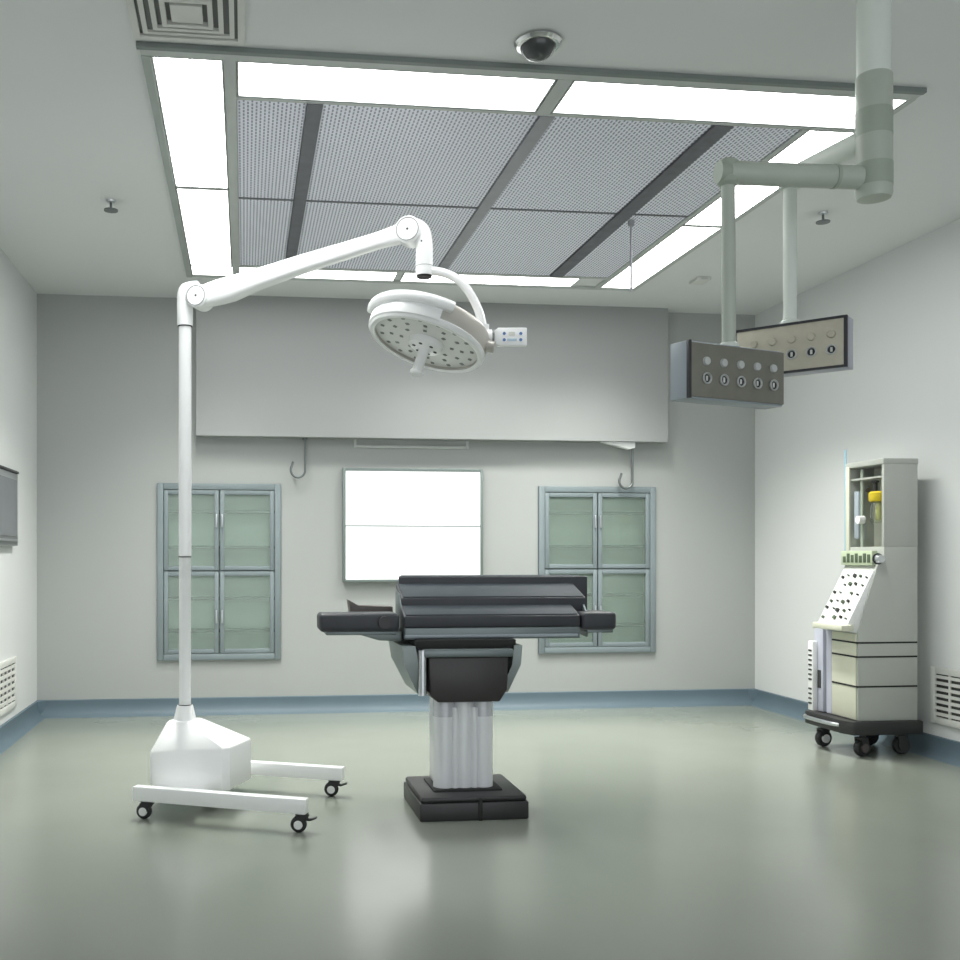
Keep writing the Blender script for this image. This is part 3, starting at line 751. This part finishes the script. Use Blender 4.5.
# label board
lb = MB().box(X_(3.318), X_(3.352), Y0+.022, Y1+.012, 1.020, 1.098, .004).build('label_board', M['label'], A)
for k in range(7):
    yy = Y0+.036+k*.0365
    hgt_ = (.045, .05, .038, .05, .042, .05, .034)[k]
    MB().box(X_(3.3155), X_(3.3195), yy, yy+.026, 1.034, 1.034+hgt_, .001).build('dial_window', M['darkgreen'], lb)
MB().cyl((X_(3.335), Y0-.004, 1.055), (X_(3.335), Y0-.035, 1.055), .024, .020, seg=24).build('side_knob', M['steel'], A)
MB().cyl((X_(3.335), Y0, 1.055), (X_(3.335), Y0-.006, 1.055), .030, seg=24).build('knob_collar', M['darkedge'], A)
# sloping control panel
p0, p1 = Vector((X_(3.165), 0, .70)), Vector((X_(3.318), 0, .995))
dv = (p1-p0).normalized(); nv = Vector((-dv.z, 0, dv.x))
pa = p0; pb = p1
cpn = MB().prism([(pa.x, pa.z), (pb.x, pb.z), (pb.x-nv.x*.05+.02, pb.z-nv.z*.02), (X_(3.225), .66), (pa.x+.02, pa.z-.03)], 'y', Y0+.008, Y1-.012, .003).build('control_desk', M['white_plain'], A)
random.seed(11)
for r_ in range(6):
    for c_ in range(5):
        if (r_*5+c_) % 7 == 3: continue
        u = .12+.15*r_+random.uniform(-.02, .02); yy = Y0+.035+c_*.052+random.uniform(-.008, .008)
        pp = p0+(p1-p0)*u
        sz = .005+.003*((r_*3+c_) % 3)
        MB().cyl((pp.x, yy, pp.z), (pp.x+nv.x*.012, yy, pp.z+nv.z*.012), sz, seg=14).build('panel_knob', M['slot'] if (r_+c_) % 2 else M['darkgreen'], cpn)
MB().box(X_(3.128), X_(3.20), Y0-.004, Y1-.02, .672, .705, .006).build('work_ledge', M['cream'], A)
# side scale column on the far side
sc_ = MB().box(X_(3.205), X_(3.262), Y1+.003, Y1+.085, .20, .665, .004).build('side_column', M['lavender'], A)
MB().box(X_(3.175), X_(3.2055), Y1+.055, Y1+.100, .20, .590, .003).build('scale_strip', M['white_plain'], A)
for k in range(12):
    if k in (4,): continue
    z = .235+k*.027
    MB().box(X_(3.172), X_(3.1755), Y1+.062, Y1+.092, z, z+.010).build('scale_mark', M['slot'], A)
MB().box(X_(3.202), X_(3.2055), Y1+.02, Y1+.05, .33, .43).build('side_mark', M['slot'], A)
MB().cyl((X_(3.372), YH+.012, 1.10), (X_(3.372), YH+.012, 1.67), .0065, seg=12).build('pale_mast', M['skyrod'], A)

# added narrow-spread fill lights under the rear panels, brightening the far floor
def down(name, x, y, sx, sy, p):
    l = bpy.data.lights.new(name, 'AREA'); l.shape = 'RECTANGLE'; l.size = sx; l.size_y = sy; l.energy = p; l.spread = R(105); l.color = (0.99, 1.0, 0.94)
    o = bpy.data.objects.new(name, l); C.objects.link(o); o.location = (x, y, 2.793)
down('floor_fill_light', -.197, 5.40, .22, 1.2, 26); down('floor_fill_light', 2.388, 5.62, .2, 1.18, 29)
down('floor_fill_light', .305, 6.127, 1.2, .17, 3); down('floor_fill_light', 1.525, 6.127, 1.05, .17, 10)

# ------------------------------------------------------------------ world, camera, view
w = bpy.data.worlds.new('ambient_fill'); bpy.context.scene.world = w; w.use_nodes = True  # added uniform fill light entering through the open side behind the camera
bg = w.node_tree.nodes['Background']; bg.inputs[0].default_value = (0.93, 0.97, 1.0, 1); bg.inputs[1].default_value = 1.25

cam = bpy.data.cameras.new('camera'); co = bpy.data.objects.new('camera', cam); C.objects.link(co)
co.location = (0, 0, 1.07); co.rotation_euler = (R(90), 0, R(-6.7))
cam.lens = 37.5; cam.sensor_width = 36; cam.shift_x = 118/960; cam.shift_y = 76/960; cam.clip_start = .05
S = bpy.context.scene; S.camera = co
S.view_settings.view_transform = 'Standard'; S.view_settings.look = 'None'; S.view_settings.gamma = 1
S.view_settings.use_curve_mapping = False; S.view_settings.exposure = 0.5
S.cycles.use_denoising = True; S.cycles.caustics_reflective = False; S.cycles.caustics_refractive = False
S.cycles.sample_clamp_indirect = 4.0; S.cycles.max_bounces = 8; S.cycles.diffuse_bounces = 5; S.cycles.transparent_max_bounces = 12
